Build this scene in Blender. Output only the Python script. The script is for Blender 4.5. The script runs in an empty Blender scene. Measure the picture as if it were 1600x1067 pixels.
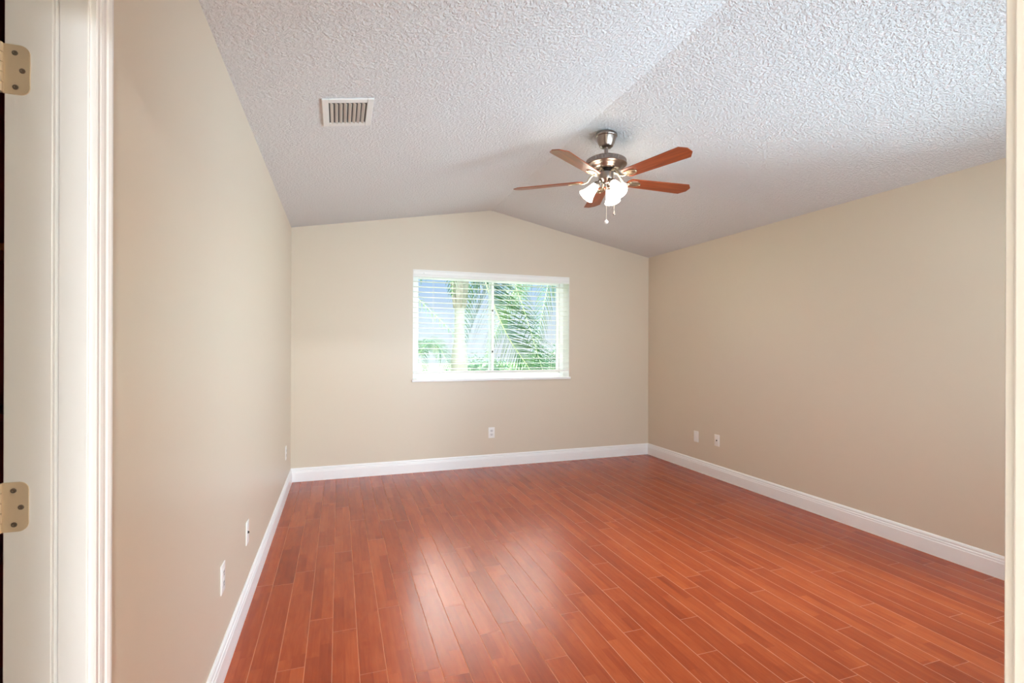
import bpy, bmesh, math, random
from math import sin, cos, pi, radians, sqrt, atan2
from mathutils import Vector, Matrix, Euler

random.seed(7)
S = bpy.context.scene
C = S.collection

# ------------------------------------------------------------------ camera
F_PX, YAW, SHIFT_PX, ROLL, EYE = 781.21, 0.3327, 6.15, 0.0032, 1.31
cam_d = bpy.data.cameras.new('camera')
cam = bpy.data.objects.new('camera', cam_d)
C.objects.link(cam)
cam_d.sensor_fit = 'HORIZONTAL'
cam_d.sensor_width = 36.0
cam_d.lens = 36.0 * F_PX / 1600.0
cam_d.shift_y = SHIFT_PX / 1600.0
cam_d.clip_start = 0.02
cam.matrix_world = (Matrix.Translation((0, 0, EYE)) @ Matrix.Rotation(-YAW, 4, 'Z')
                    @ Matrix.Rotation(pi / 2, 4, 'X') @ Matrix.Rotation(ROLL, 4, 'Z'))
S.camera = cam

# ------------------------------------------------------------------ view, sky
S.view_settings.view_transform = 'Standard'
S.view_settings.look = 'None'
S.view_settings.gamma = 1.0
S.view_settings.use_curve_mapping = False
S.view_settings.exposure = 0.3
try:
    S.cycles.max_bounces = 14
    S.cycles.diffuse_bounces = 8
    S.cycles.transparent_max_bounces = 24
    S.cycles.sample_clamp_indirect = 8.0
    S.cycles.use_denoising = True
    S.cycles.caustics_reflective = False
except Exception:
    pass

SHADE_LIGHT = 12.0      # lit glass shades of the fan
BULB_LIGHT = 760.0      # bulbs inside the shades
HALL_FILL = 560.0       # dome of the added, unseen hallway lamp
GLOW = 31.0             # bright lobe added high in the sky for the floor glare
SIDE_FILL = 14.5        # added glow lobe that lights the room through the unseen windows

W = bpy.data.worlds.new('sky')
S.world = W
W.use_nodes = True
nt = W.node_tree
nt.nodes.clear()
out = nt.nodes.new('ShaderNodeOutputWorld')
bg = nt.nodes.new('ShaderNodeBackground')
tc = nt.nodes.new('ShaderNodeTexCoord')
sep = nt.nodes.new('ShaderNodeSeparateXYZ')
ramp = nt.nodes.new('ShaderNodeValToRGB')
nt.links.new(tc.outputs['Generated'], sep.inputs[0])
nt.links.new(sep.outputs['Z'], ramp.inputs[0])
e = ramp.color_ramp.elements
e[0].position = 0.0; e[0].color = (0.688, 0.720, 0.800, 1)
e[1].position = 0.30; e[1].color = (0.288, 0.440, 0.784, 1)
k = e.new(0.13); k.color = (0.376, 0.528, 0.800, 1)
k = e.new(0.06); k.color = (0.592, 0.664, 0.800, 1)
dotn = nt.nodes.new('ShaderNodeVectorMath'); dotn.operation = 'DOT_PRODUCT'
g = Vector((-0.03, 0.84, 0.56)).normalized()
dotn.inputs[1].default_value = g
nt.links.new(tc.outputs['Generated'], dotn.inputs[0])
mr = nt.nodes.new('ShaderNodeMapRange')
mr.interpolation_type = 'SMOOTHSTEP'
mr.inputs['From Min'].default_value = 0.89
mr.inputs['From Max'].default_value = 0.985
mr.inputs['To Max'].default_value = GLOW
nt.links.new(dotn.outputs['Value'], mr.inputs['Value'])
addn = nt.nodes.new('ShaderNodeMix'); addn.data_type = 'RGBA'; addn.blend_type = 'ADD'
addn.inputs['Factor'].default_value = 1.0
comb = nt.nodes.new('ShaderNodeVectorMath'); comb.operation = 'SCALE'
comb.inputs[0].default_value = (1.0, 0.97, 0.93)
nt.links.new(mr.outputs[0], comb.inputs['Scale'])
nt.links.new(ramp.outputs[0], addn.inputs[6])
nt.links.new(comb.outputs[0], addn.inputs[7])
dot2 = nt.nodes.new('ShaderNodeVectorMath'); dot2.operation = 'DOT_PRODUCT'
dot2.inputs[1].default_value = Vector((0.36, -0.93, 0.02)).normalized()
nt.links.new(tc.outputs['Generated'], dot2.inputs[0])
mr2 = nt.nodes.new('ShaderNodeMapRange'); mr2.interpolation_type = 'SMOOTHSTEP'
mr2.inputs['From Min'].default_value = 0.30
mr2.inputs['From Max'].default_value = 0.98
mr2.inputs['To Max'].default_value = SIDE_FILL
nt.links.new(dot2.outputs['Value'], mr2.inputs['Value'])
comb2 = nt.nodes.new('ShaderNodeVectorMath'); comb2.operation = 'SCALE'
comb2.inputs[0].default_value = (0.77, 0.95, 1.12)
nt.links.new(mr2.outputs[0], comb2.inputs['Scale'])
add2 = nt.nodes.new('ShaderNodeMix'); add2.data_type = 'RGBA'; add2.blend_type = 'ADD'
add2.inputs['Factor'].default_value = 1.0
nt.links.new(addn.outputs[2], add2.inputs[6])
nt.links.new(comb2.outputs[0], add2.inputs[7])
nt.links.new(add2.outputs[2], bg.inputs[0])
bg.inputs[1].default_value = 1.0
nt.links.new(bg.outputs[0], out.inputs[0])

# ------------------------------------------------------------------ room numbers
XL, XR, YB = -0.4352, 3.5449, 5.1935
HL, HR, XG, HG = 2.428, 2.376, 1.550, 2.771
YF = 0.300                      # room face of the front wall
WX0, WX1, WZ0, WZ1 = 0.7155, 2.4867, 0.955, 2.0903
REV = 0.19                      # depth of the window recess
T = 0.12

pd = bpy.data.lights.new('window_portal', 'AREA')
pd.shape = 'RECTANGLE'; pd.size = WX1 - WX0; pd.size_y = WZ1 - WZ0
pd.cycles.is_portal = True
po = bpy.data.objects.new('window_portal', pd)
po.location = ((WX0 + WX1) / 2, YB + REV + 0.12, (WZ0 + WZ1) / 2)
po.rotation_euler = (-pi / 2, 0, 0)
C.objects.link(po)

# unseen window added for fill light, in the near part of the right wall
VY0, VY1, VZ0, VZ1 = 0.50, 1.66, 0.15, 2.10
# another added fill window, unseen, in the front wall right of the entrance
GX0, GX1, GZ0, GZ1 = 1.30, 3.20, 0.85, 2.10
pd2 = bpy.data.lights.new('side_fill_portal', 'AREA')
pd2.shape = 'RECTANGLE'; pd2.size = VZ1 - VZ0; pd2.size_y = VY1 - VY0
pd2.cycles.is_portal = True
po2 = bpy.data.objects.new('side_fill_portal', pd2)
po2.location = (XR + T + 0.05, (VY0 + VY1) / 2, (VZ0 + VZ1) / 2)
po2.rotation_euler = (0, pi / 2, 0)
C.objects.link(po2)
pd3 = bpy.data.lights.new('front_fill_portal', 'AREA')
pd3.shape = 'RECTANGLE'; pd3.size = GX1 - GX0; pd3.size_y = GZ1 - GZ0
pd3.cycles.is_portal = True
po3 = bpy.data.objects.new('front_fill_portal', pd3)
po3.location = ((GX0 + GX1) / 2, 0.12, (GZ0 + GZ1) / 2)
po3.rotation_euler = (pi / 2, 0, 0)
C.objects.link(po3)

def ceil_z(x):
    return HL + (HG - HL) * (x - XL) / (XG - XL) if x < XG else HG + (HR - HG) * (x - XG) / (XR - XG)

# ------------------------------------------------------------------ materials
def mat(name):
    m = bpy.data.materials.new(name)
    m.use_nodes = True
    return m, m.node_tree, m.node_tree.nodes['Principled BSDF']

def lin(r, g, b):
    f = lambda c: (c / 255 / 12.92) if c / 255 <= 0.04045 else ((c / 255 + 0.055) / 1.055) ** 2.4
    return (f(r), f(g), f(b), 1)

def simple(name, col, rough=0.5, metal=0.0, spec=0.5, bump=None, vary=0.0, vscale=3.0):
    m, t, p = mat(name)
    p.inputs['Base Color'].default_value = col
    p.inputs['Roughness'].default_value = rough
    p.inputs['Metallic'].default_value = metal
    p.inputs['Specular IOR Level'].default_value = spec
    co = t.nodes.new('ShaderNodeTexCoord')
    if bump:
        n = t.nodes.new('ShaderNodeTexNoise')
        n.inputs['Scale'].default_value = bump[0]
        n.inputs['Detail'].default_value = 3
        b = t.nodes.new('ShaderNodeBump')
        b.inputs['Strength'].default_value = bump[1]
        b.inputs['Distance'].default_value = bump[2]
        t.links.new(co.outputs['Object'], n.inputs['Vector'])
        t.links.new(n.outputs['Fac'], b.inputs['Height'])
        t.links.new(b.outputs[0], p.inputs['Normal'])
    if vary:
        n = t.nodes.new('ShaderNodeTexNoise')
        n.inputs['Scale'].default_value = vscale
        n.inputs['Detail'].default_value = 4
        hsv = t.nodes.new('ShaderNodeHueSaturation')
        hsv.inputs['Color'].default_value = col
        r = t.nodes.new('ShaderNodeMapRange')
        r.inputs['To Min'].default_value = 1 - vary
        r.inputs['To Max'].default_value = 1 + vary
        t.links.new(co.outputs['Object'], n.inputs['Vector'])
        t.links.new(n.outputs['Fac'], r.inputs['Value'])
        t.links.new(r.outputs[0], hsv.inputs['Value'])
        t.links.new(hsv.outputs[0], p.inputs['Base Color'])
    return m

M = {}
M['wall'] = simple('beige_wall_paint', lin(216, 203, 184), 0.38, spec=0.5, bump=(220, 0.12, 0.001))
M['trim'] = simple('white_trim_paint', lin(243, 242, 241), 0.32, bump=(60, 0.05, 0.001))
M['vinyl'] = simple('white_vinyl', lin(240, 240, 238), 0.35, bump=(90, 0.03, 0.001))
M['slat'] = simple('white_slat', lin(244, 244, 240), 0.4, bump=(50, 0.05, 0.001))
M['cord'] = simple('white_cord', lin(225, 225, 220), 0.8, bump=(900, 0.3, 0.001))
M['plate'] = simple('white_plastic', lin(240, 238, 234), 0.35, bump=(300, 0.02, 0.001))
M['slot'] = simple('dark_slot', lin(70, 66, 66), 0.6, bump=(300, 0.02, 0.001))
M['bezel'] = simple('receptacle_plastic', lin(222, 218, 216), 0.35, bump=(300, 0.02, 0.001))
M['vent'] = simple('vent_enamel', lin(228, 228, 226), 0.4, bump=(80, 0.03, 0.001))
M['duct'] = simple('duct_metal', lin(95, 95, 95), 0.6, bump=(60, 0.1, 0.001))
M['hinge'] = simple('satin_nickel_hinge', lin(228, 208, 178), 0.38, 0.3, bump=(40, 0.05, 0.001))
M['screw'] = simple('screw_metal', lin(150, 138, 122), 0.4, 0.9, bump=(40, 0.05, 0.001))
M['darkmetal'] = simple('dark_metal', lin(40, 36, 34), 0.4, 0.6, bump=(40, 0.05, 0.001))
M['mahogany'] = simple('mahogany', lin(120, 45, 40), 0.4, vary=0.3, vscale=8)
M['oak'] = simple('orange_oak', lin(170, 105, 55), 0.45, vary=0.2, vscale=8)
M['darkwall'] = simple('dark_red_wall', lin(130, 55, 60), 0.7, bump=(60, 0.1, 0.001))
M['hallwall'] = simple('hall_paint', lin(225, 218, 205), 0.6, bump=(150, 0.1, 0.001))
M['wall_ext'] = simple('stucco', lin(230, 225, 215), 0.9, bump=(60, 0.4, 0.005))
M['tile'] = simple('pale_floor_tile', lin(215, 212, 205), 0.5, vary=0.05)
M['chain'] = simple('pull_chain', lin(215, 205, 190), 0.35, 0.5, bump=(40, 0.05, 0.001))
M['grass'] = simple('lawn', lin(110, 150, 80), 0.9, vary=0.3, vscale=3)
M['trunk'] = simple('pale_palm_trunk', lin(176, 170, 160), 0.85, bump=(12, 0.5, 0.02), vary=0.2, vscale=5)
M['fiber'] = simple('palm_fiber', lin(150, 142, 128), 0.9, bump=(30, 0.8, 0.02), vary=0.35, vscale=14)
M['bark'] = simple('tree_bark', lin(120, 105, 90), 0.9, bump=(20, 0.8, 0.02), vary=0.2)

def leaf_mat(name, col, col2, trans):
    m, t, p = mat(name)
    co = t.nodes.new('ShaderNodeTexCoord')
    n = t.nodes.new('ShaderNodeTexNoise'); n.inputs['Scale'].default_value = 2.4; n.inputs['Detail'].default_value = 5
    mx = t.nodes.new('ShaderNodeMix'); mx.data_type = 'RGBA'
    mx.inputs[6].default_value = col; mx.inputs[7].default_value = col2
    t.links.new(co.outputs['Object'], n.inputs['Vector'])
    r = t.nodes.new('ShaderNodeMapRange'); r.inputs['From Min'].default_value = .35; r.inputs['From Max'].default_value = .65
    t.links.new(n.outputs['Fac'], r.inputs['Value'])
    t.links.new(r.outputs[0], mx.inputs[0])
    t.links.new(mx.outputs[2], p.inputs['Base Color'])
    p.inputs['Roughness'].default_value = 0.45
    tr = t.nodes.new('ShaderNodeBsdfTranslucent')
    t.links.new(mx.outputs[2], tr.inputs[0])
    ms = t.nodes.new('ShaderNodeMixShader'); ms.inputs[0].default_value = trans
    o = t.nodes['Material Output']
    t.links.new(p.outputs[0], ms.inputs[1]); t.links.new(tr.outputs[0], ms.inputs[2])
    t.links.new(ms.outputs[0], o.inputs[0])
    return m
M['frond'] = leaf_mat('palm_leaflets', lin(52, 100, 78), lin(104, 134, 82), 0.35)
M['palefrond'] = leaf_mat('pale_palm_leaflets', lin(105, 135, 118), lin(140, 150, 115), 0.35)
M['leaf'] = leaf_mat('tree_leaves', lin(70, 110, 84), lin(130, 145, 108), 0.3)
M['rachis'] = simple('palm_stalk', lin(205, 220, 170), 0.5, vary=0.1)

# popcorn ceiling
m, t, p = mat('textured_ceiling')
p.inputs['Base Color'].default_value = lin(222, 223, 224)
p.inputs['Roughness'].default_value = 0.95
p.inputs['Specular IOR Level'].default_value = 0.2
co = t.nodes.new('ShaderNodeTexCoord')
n1 = t.nodes.new('ShaderNodeTexNoise'); n1.inputs['Scale'].default_value = 66; n1.inputs['Detail'].default_value = 3; n1.inputs['Roughness'].default_value = .6
n2 = t.nodes.new('ShaderNodeTexVoronoi'); n2.inputs['Scale'].default_value = 95
r1 = t.nodes.new('ShaderNodeMapRange'); r1.inputs['From Min'].default_value = .42; r1.inputs['From Max'].default_value = .62; r1.interpolation_type = 'SMOOTHSTEP'
sub = t.nodes.new('ShaderNodeMath'); sub.operation = 'MULTIPLY_ADD'; sub.inputs[1].default_value = -0.5
bp = t.nodes.new('ShaderNodeBump'); bp.inputs['Strength'].default_value = 0.66; bp.inputs['Distance'].default_value = 0.006
for n in (n1, n2): t.links.new(co.outputs['Object'], n.inputs['Vector'])
t.links.new(n1.outputs['Fac'], r1.inputs['Value'])
t.links.new(n2.outputs['Distance'], sub.inputs[0]); t.links.new(r1.outputs[0], sub.inputs[2])
t.links.new(sub.outputs[0], bp.inputs['Height']); t.links.new(bp.outputs[0], p.inputs['Normal'])
M['ceiling'] = m

# cherry laminate: narrow boards along Y, each two strips wide
def floor_material():
    m, t, p = mat('cherry_laminate')
    N = t.nodes.new; L = t.links.new
    def math_(op, a, b=None, c=None):
        n = N('ShaderNodeMath'); n.operation = op
        for i, v in enumerate((a, b, c)):
            if v is None: continue
            if isinstance(v, (int, float)): n.inputs[i].default_value = v
            else: L(v, n.inputs[i])
        return n.outputs[0]
    def white(a, b, c=0.0):
        cb = N('ShaderNodeCombineXYZ'); 
        for i, v in enumerate((a, b, c)):
            if isinstance(v, (int, float)): cb.inputs[i].default_value = v
            else: L(v, cb.inputs[i])
        w = N('ShaderNodeTexWhiteNoise'); w.noise_dimensions = '3D'; L(cb.outputs[0], w.inputs['Vector'])
        return w.outputs['Value']
    co = N('ShaderNodeTexCoord'); sp = N('ShaderNodeSeparateXYZ'); L(co.outputs['Object'], sp.inputs[0])
    x, y = sp.outputs[0], sp.outputs[1]
    BW, BL = 0.1045, 0.92
    u = math_('DIVIDE', math_('ADD', x, 0.3375 + 40 * BW), BW)
    lane = math_('FLOOR', u); fu = math_('FRACT', u)
    off = white(lane, 3.7)
    v = math_('ADD', math_('DIVIDE', y, BL), math_('MULTIPLY', off, 5.0))
    brd = math_('FLOOR', v); fv = math_('FRACT', v)
    # strips inside a board
    u2 = math_('MULTIPLY', u, 2.0); st = math_('FLOOR', u2); fu2 = math_('FRACT', u2)
    so = white(st, brd, 9.1)
    v2 = math_('ADD', math_('MULTIPLY', fv, 1.6), so); sb = math_('FLOOR', v2)
    tone_b = white(lane, brd, 1.3)
    tone_s = white(st, math_('ADD', math_('MULTIPLY', brd, 7.0), sb), 5.5)
    tone = math_('ADD', math_('MULTIPLY', tone_b, 0.35), math_('MULTIPLY', tone_s, 0.65))
    # grain
    cb = N('ShaderNodeCombineXYZ')
    L(math_('MULTIPLY', x, 55.0), cb.inputs[0]); L(math_('ADD', math_('MULTIPLY', y, 2.6), math_('MULTIPLY', tone_s, 31.0)), cb.inputs[1]); L(math_('MULTIPLY', tone_s, 17.0), cb.inputs[2])
    gn = N('ShaderNodeTexNoise'); gn.inputs['Scale'].default_value = 1.0; gn.inputs['Detail'].default_value = 6; gn.inputs['Roughness'].default_value = .6; gn.inputs['Distortion'].default_value = 0.8
    L(cb.outputs[0], gn.inputs['Vector'])
    cb2 = N('ShaderNodeCombineXYZ')
    L(math_('MULTIPLY', x, 14.0), cb2.inputs[0]); L(math_('ADD', math_('MULTIPLY', y, 3.2), math_('MULTIPLY', tone_s, 13.0)), cb2.inputs[1])
    gn2 = N('ShaderNodeTexNoise'); gn2.inputs['Scale'].default_value = 1.6; gn2.inputs['Detail'].default_value = 4; gn2.inputs['Distortion'].default_value = 1.2
    L(cb2.outputs[0], gn2.inputs['Vector'])
    fac = math_('ADD', math_('MULTIPLY_ADD', tone, 0.30, 0.09), math_('ADD', math_('MULTIPLY', gn.outputs['Fac'], 0.38), math_('MULTIPLY', gn2.outputs['Fac'], 0.32)))
    cr = N('ShaderNodeValToRGB'); L(fac, cr.inputs[0])
    el = cr.color_ramp.elements
    el[0].position = 0.28; el[0].color = lin(126, 43, 17)
    el[1].position = 0.85; el[1].color = lin(186, 88, 44)
    k = el.new(0.55); k.color = lin(157, 64, 28)
    # grooves, pale colour standing in for the glint of their glossy bevels
    gx = math_('MINIMUM', fu, math_('SUBTRACT', 1.0, fu))
    gy = math_('MINIMUM', fv, math_('SUBTRACT', 1.0, fv))
    def edge(d, w):
        r = N('ShaderNodeMapRange'); L(d, r.inputs['Value']); r.inputs['From Min'].default_value = w * .35; r.inputs['From Max'].default_value = w
        r.inputs['To Min'].default_value = 1.0; r.inputs['To Max'].default_value = 0.0
        return r.outputs[0]
    gl = edge(gx, 0.019); ge = math_('MULTIPLY', edge(gy, 0.0016), 0.7)
    gr = math_('MAXIMUM', gl, ge)
    mx = N('ShaderNodeMix'); mx.data_type = 'RGBA'
    L(math_('MULTIPLY', gr, 0.62), mx.inputs[0]); L(cr.outputs[0], mx.inputs[6]); mx.inputs[7].default_value = lin(224, 148, 104)
    L(mx.outputs[2], p.inputs['Base Color'])
    L(math_('MULTIPLY_ADD', gr, 0.45, 0.27), p.inputs['Roughness'])
    p.inputs['Specular IOR Level'].default_value = 0.42
    b = N('ShaderNodeBump'); b.inputs['Strength'].default_value = 0.5; b.inputs['Distance'].default_value = 0.0012
    L(math_('MULTIPLY', gr, -1.0), b.inputs['Height']); L(b.outputs[0], p.inputs['Normal'])
    return m
M['floor'] = floor_material()

def blade_wood():
    m, t, p = mat('cherry_fan_blade')
    co = t.nodes.new('ShaderNodeTexCoord')
    mp = t.nodes.new('ShaderNodeMapping'); mp.inputs['Scale'].default_value = (3, 45, 45)
    n = t.nodes.new('ShaderNodeTexNoise'); n.inputs['Scale'].default_value = 1; n.inputs['Detail'].default_value = 6
    cr = t.nodes.new('ShaderNodeValToRGB')
    cr.color_ramp.elements[0].position = .3; cr.color_ramp.elements[0].color = lin(112, 46, 22)
    cr.color_ramp.elements[1].position = .7; cr.color_ramp.elements[1].color = lin(158, 76, 36)
    t.links.new(co.outputs['Object'], mp.inputs[0]); t.links.new(mp.outputs[0], n.inputs['Vector'])
    t.links.new(n.outputs['Fac'], cr.inputs[0]); t.links.new(cr.outputs[0], p.inputs['Base Color'])
    p.inputs['Roughness'].default_value = 0.36
    return m
M['blade'] = blade_wood()

def nickel(name, col, rough):
    m, t, p = mat(name)
    p.inputs['Base Color'].default_value = col
    p.inputs['Metallic'].default_value = 1.0
    p.inputs['Roughness'].default_value = rough
    co = t.nodes.new('ShaderNodeTexCoord')
    mp = t.nodes.new('ShaderNodeMapping'); mp.inputs['Scale'].default_value = (4, 4, 400)
    n = t.nodes.new('ShaderNodeTexNoise'); n.inputs['Scale'].default_value = 1
    b = t.nodes.new('ShaderNodeBump'); b.inputs['Strength'].default_value = 0.08; b.inputs['Distance'].default_value = 0.001
    t.links.new(co.outputs['Object'], mp.inputs[0]); t.links.new(mp.outputs[0], n.inputs['Vector'])
    t.links.new(n.outputs['Fac'], b.inputs['Height']); t.links.new(b.outputs[0], p.inputs['Normal'])
    return m
M['nickel'] = nickel('brushed_nickel', lin(150, 138, 130), 0.28)
M['iron'] = nickel('satin_nickel_bracket', lin(205, 190, 165), 0.3)

def emit(name, col, strength, base=(0.9, 0.88, 0.84, 1)):
    m, t, p = mat(name)
    p.inputs['Base Color'].default_value = base
    p.inputs['Roughness'].default_value = 0.3
    p.inputs['Emission Color'].default_value = col
    p.inputs['Emission Strength'].default_value = strength
    return m
M['shade'] = emit('lit_frosted_glass', (1.0, 0.88, 0.72, 1), SHADE_LIGHT)
M['bulb'] = emit('lit_bulb', (1.0, 0.92, 0.83, 1), BULB_LIGHT)
M['dome'] = emit('hall_fill_dome', (0.90, 0.97, 1.03, 1), HALL_FILL)

m, t, p = mat('window_glass')
t.nodes.remove(p)
tr = t.nodes.new('ShaderNodeBsdfTransparent'); gl = t.nodes.new('ShaderNodeBsdfGlossy'); gl.inputs['Roughness'].default_value = 0.02
fr = t.nodes.new('ShaderNodeFresnel'); fr.inputs[0].default_value = 1.14
ms = t.nodes.new('ShaderNodeMixShader')
tr.inputs[0].default_value = (0.95, 0.98, 0.97, 1)
t.links.new(fr.outputs[0], ms.inputs[0]); t.links.new(tr.outputs[0], ms.inputs[1]); t.links.new(gl.outputs[0], ms.inputs[2])
t.links.new(ms.outputs[0], t.nodes['Material Output'].inputs[0])
M['glass'] = m

# ------------------------------------------------------------------ mesh helpers
def link(name, bm, material, parent=None, smooth=False, loc=None):
    me = bpy.data.meshes.new(name)
    bmesh.ops.recalc_face_normals(bm, faces=bm.faces[:])
    bm.to_mesh(me); bm.free()
    me.materials.append(material)
    if smooth:
        for f in me.polygons: f.use_smooth = True
        try: me.set_sharp_from_angle(angle=radians(38))
        except Exception: pass
    o = bpy.data.objects.new(name, me)
    C.objects.link(o)
    if parent: o.parent = parent
    if loc: o.location = loc
    return o

def empty(name, loc, label, cat, group=None, rz=0.0):
    o = bpy.data.objects.new(name, None)
    o.empty_display_size = 0.1
    o.location = loc; o.rotation_euler = (0, 0, rz)
    C.objects.link(o)
    o['label'] = label; o['category'] = cat
    if group: o['group'] = group
    return o

def struct(o):
    o['kind'] = 'structure'
    return o

def add_box(bm, a, b, bevel=0.0, mtx=None, segs=2):
    r = bmesh.ops.create_cube(bm, size=1)
    vs = r['verts']
    for v in vs:
        v.co = Vector([(a[i] + b[i]) / 2 + v.co[i] * (b[i] - a[i]) for i in range(3)])
    if bevel:
        es = list({e_ for v in vs for e_ in v.link_edges})
        rr = bmesh.ops.bevel(bm, geom=es, offset=bevel, segments=segs, affect='EDGES', profile=0.5)
        vs = list({v for f in rr['faces'] for v in f.verts} | {v for v in vs if v.is_valid})
    if mtx:
        for v in vs: v.co = mtx @ v.co
    return vs

def frame_from(d):
    d = Vector(d).normalized()
    q = d.to_track_quat('Z', 'Y')
    return q.to_matrix().to_4x4()

def add_tube(bm, pts, radii, seg=16, caps=True):
    pts = [Vector(p_) for p_ in pts]
    if isinstance(radii, (int, float)): radii = [radii] * len(pts)
    rings = []
    prev = None
    for i, p_ in enumerate(pts):
        d = (pts[min(i + 1, len(pts) - 1)] - pts[max(i - 1, 0)]).normalized()
        if prev is None:
            u = d.orthogonal().normalized()
        else:
            u = (prev - d * prev.dot(d)).normalized()
        prev = u
        w = d.cross(u)
        rings.append([bm.verts.new(p_ + (u * cos(2 * pi * k / seg) + w * sin(2 * pi * k / seg)) * radii[i]) for k in range(seg)])
    for a, b in zip(rings, rings[1:]):
        for k in range(seg):
            bm.faces.new((a[k], a[(k + 1) % seg], b[(k + 1) % seg], b[k]))
    if caps:
        bm.faces.new(rings[0]); bm.faces.new(rings[-1])

def add_lathe(bm, prof, seg=48, mtx=Matrix(), close=False, wave=None):
    rings = []
    for r, z in prof:
        if r < 1e-6:
            rings.append([bm.verts.new(mtx @ Vector((0, 0, z)))])
        else:
            rings.append([bm.verts.new(mtx @ Vector(((r + (wave(z, k) if wave else 0)) * cos(2 * pi * k / seg), (r + (wave(z, k) if wave else 0)) * sin(2 * pi * k / seg), z))) for k in range(seg)])
    pairs = list(zip(rings, rings[1:]))
    if close: pairs.append((rings[-1], rings[0]))
    for a, b in pairs:
        if len(a) == 1 and len(b) == 1: continue
        for k in range(seg):
            k2 = (k + 1) % seg
            if len(a) == 1: bm.faces.new((a[0], b[k2], b[k]))
            elif len(b) == 1: bm.faces.new((a[k], a[k2], b[0]))
            else: bm.faces.new((a[k], a[k2], b[k2], b[k]))

def add_prism(bm, poly, ext):
    """poly: list of Vectors; extruded by vector ext"""
    ext = Vector(ext)
    a = [bm.verts.new(Vector(p_)) for p_ in poly]
    b = [bm.verts.new(Vector(p_) + ext) for p_ in poly]
    bm.faces.new(a); bm.faces.new(b[::-1])
    n = len(a)
    for i in range(n):
        bm.faces.new((a[i], b[i], b[(i + 1) % n], a[(i + 1) % n]))

def add_loft(bm, prof, pa, pb):
    """prof: 2D list; pa, pb: functions (u, v) -> point at each end"""
    a = [bm.verts.new(pa(*q)) for q in prof]
    b = [bm.verts.new(pb(*q)) for q in prof]
    n = len(prof)
    for i in range(n):
        bm.faces.new((a[i], a[(i + 1) % n], b[(i + 1) % n], b[i]))
    bm.faces.new(a[::-1]); bm.faces.new(b)

# ------------------------------------------------------------------ room shell
DY0, DY1, DZ = 0.42, 1.1185, 2.045     # doorway in the left wall
EX0, EX1 = -0.250, 0.620               # bedroom doorway in the front wall

bm = bmesh.new(); add_box(bm, (-3.2, -2.8, -0.15), (1.15, 0.16, -0.0005)); struct(link('floor_hall', bm, M['tile']))  # unseen hall floor, pale tile put in so its bounce is less red
bm = bmesh.new(); add_box(bm, (-3.2, 0.16, -0.15), (XR + 0.12, YB + 0.2, 0.0))
struct(link('floor', bm, M['floor']))

bm = bmesh.new()
add_prism(bm, [(XL - T, 0.16, HL - (HG - HL) / (XG - XL) * T), (XG, 0.16, HG), (XR + T, 0.16, HR - (HG - HR) / (XR - XG) * T), (XR + T, 0.16, 3.0), (XL - T, 0.16, 3.0)], (0, YB + 0.25 - 0.16, 0))
struct(link('ceiling', bm, M['ceiling']))

e_ = 0.002
bm = bmesh.new()   # back wall with the window hole and a gable top
def wall_piece(bm, x0, x1, z0, top=None):
    pts = [(x0, YB, z0), (x1, YB, z0)]
    if top is None:
        pts.append((x1, YB, ceil_z(x1) + .0))
        if x0 < XG < x1: pts.append((XG, YB, HG))
        pts.append((x0, YB, ceil_z(x0)))
    else:
        pts += [(x1, YB, top), (x0, YB, top)]
    add_prism(bm, pts, (0, REV + 0.06, 0))
wall_piece(bm, XL - T, WX0, 0); wall_piece(bm, WX1, XR + T, 0)
wall_piece(bm, WX0, WX1, 0, WZ0 - 0.025); wall_piece(bm, WX0, WX1, WZ1)
struct(link('wall_back', bm, M['wall']))

bm = bmesh.new()
add_box(bm, (XR, VY1, 0), (XR + T, YB, HR)); add_box(bm, (XR, 0.16, 0), (XR + T, VY0, HR))
add_box(bm, (XR, VY0, 0), (XR + T, VY1, VZ0)); add_box(bm, (XR, VY0, VZ1), (XR + T, VY1, HR))
struct(link('wall_right', bm, M['wall']))

bm = bmesh.new()
add_box(bm, (XL - T, DY1 + 0.019, 0), (XL, YB, HL))
add_box(bm, (XL - T, 0.16, 0), (XL, DY0 - 0.019, HL))
add_box(bm, (XL - T, DY0 - 0.019, DZ + 0.019), (XL, DY1 + 0.019, HL))
struct(link('wall_left', bm, M['wall']))

bm = bmesh.new()
add_box(bm, (XL, 0.16, 0), (EX0 - .019, YF, 2.42)); 
add_box(bm, (EX1 + .019, 0.16, 0), (GX0, YF, GZ1)); add_box(bm, (GX1, 0.16, 0), (XR, YF, GZ1)); add_box(bm, (GX0, 0.16, 0), (GX1, YF, GZ0))
add_prism(bm, [(EX1 + .019, 0.16, GZ1), (XR, 0.16, GZ1), (XR, 0.16, HR), (XG, 0.16, HG), (EX1 + .019, 0.16, ceil_z(EX1))], (0, YF - 0.16, 0))
add_prism(bm, [(EX0 - .019, 0.16, DZ + .019), (EX1 + .019, 0.16, DZ + .019), (EX1 + .019, 0.16, ceil_z(EX1)), (EX0 - .019, 0.16, ceil_z(EX0))], (0, YF - 0.16, 0))
struct(link('wall_front', bm, M['wall']))

# hallway behind the camera
bm = bmesh.new()
add_box(bm, (-1.5, -2.7, 0), (-1.4, 0.16, 2.44)); add_box(bm, (1.05, -2.7, 0), (1.15, 0.16, 2.44)); add_box(bm, (-1.4, -2.8, 0), (1.05, -2.7, 2.44))
add_box(bm, (-1.4, 0.06, 0), (XL - T, 0.16, 2.44))
struct(link('wall_hall', bm, M['hallwall']))
bm = bmesh.new(); add_box(bm, (-1.5, -2.8, 2.44), (1.15, 0.16, 2.5)); struct(link('ceiling_hall', bm, M['ceiling']))

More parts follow.
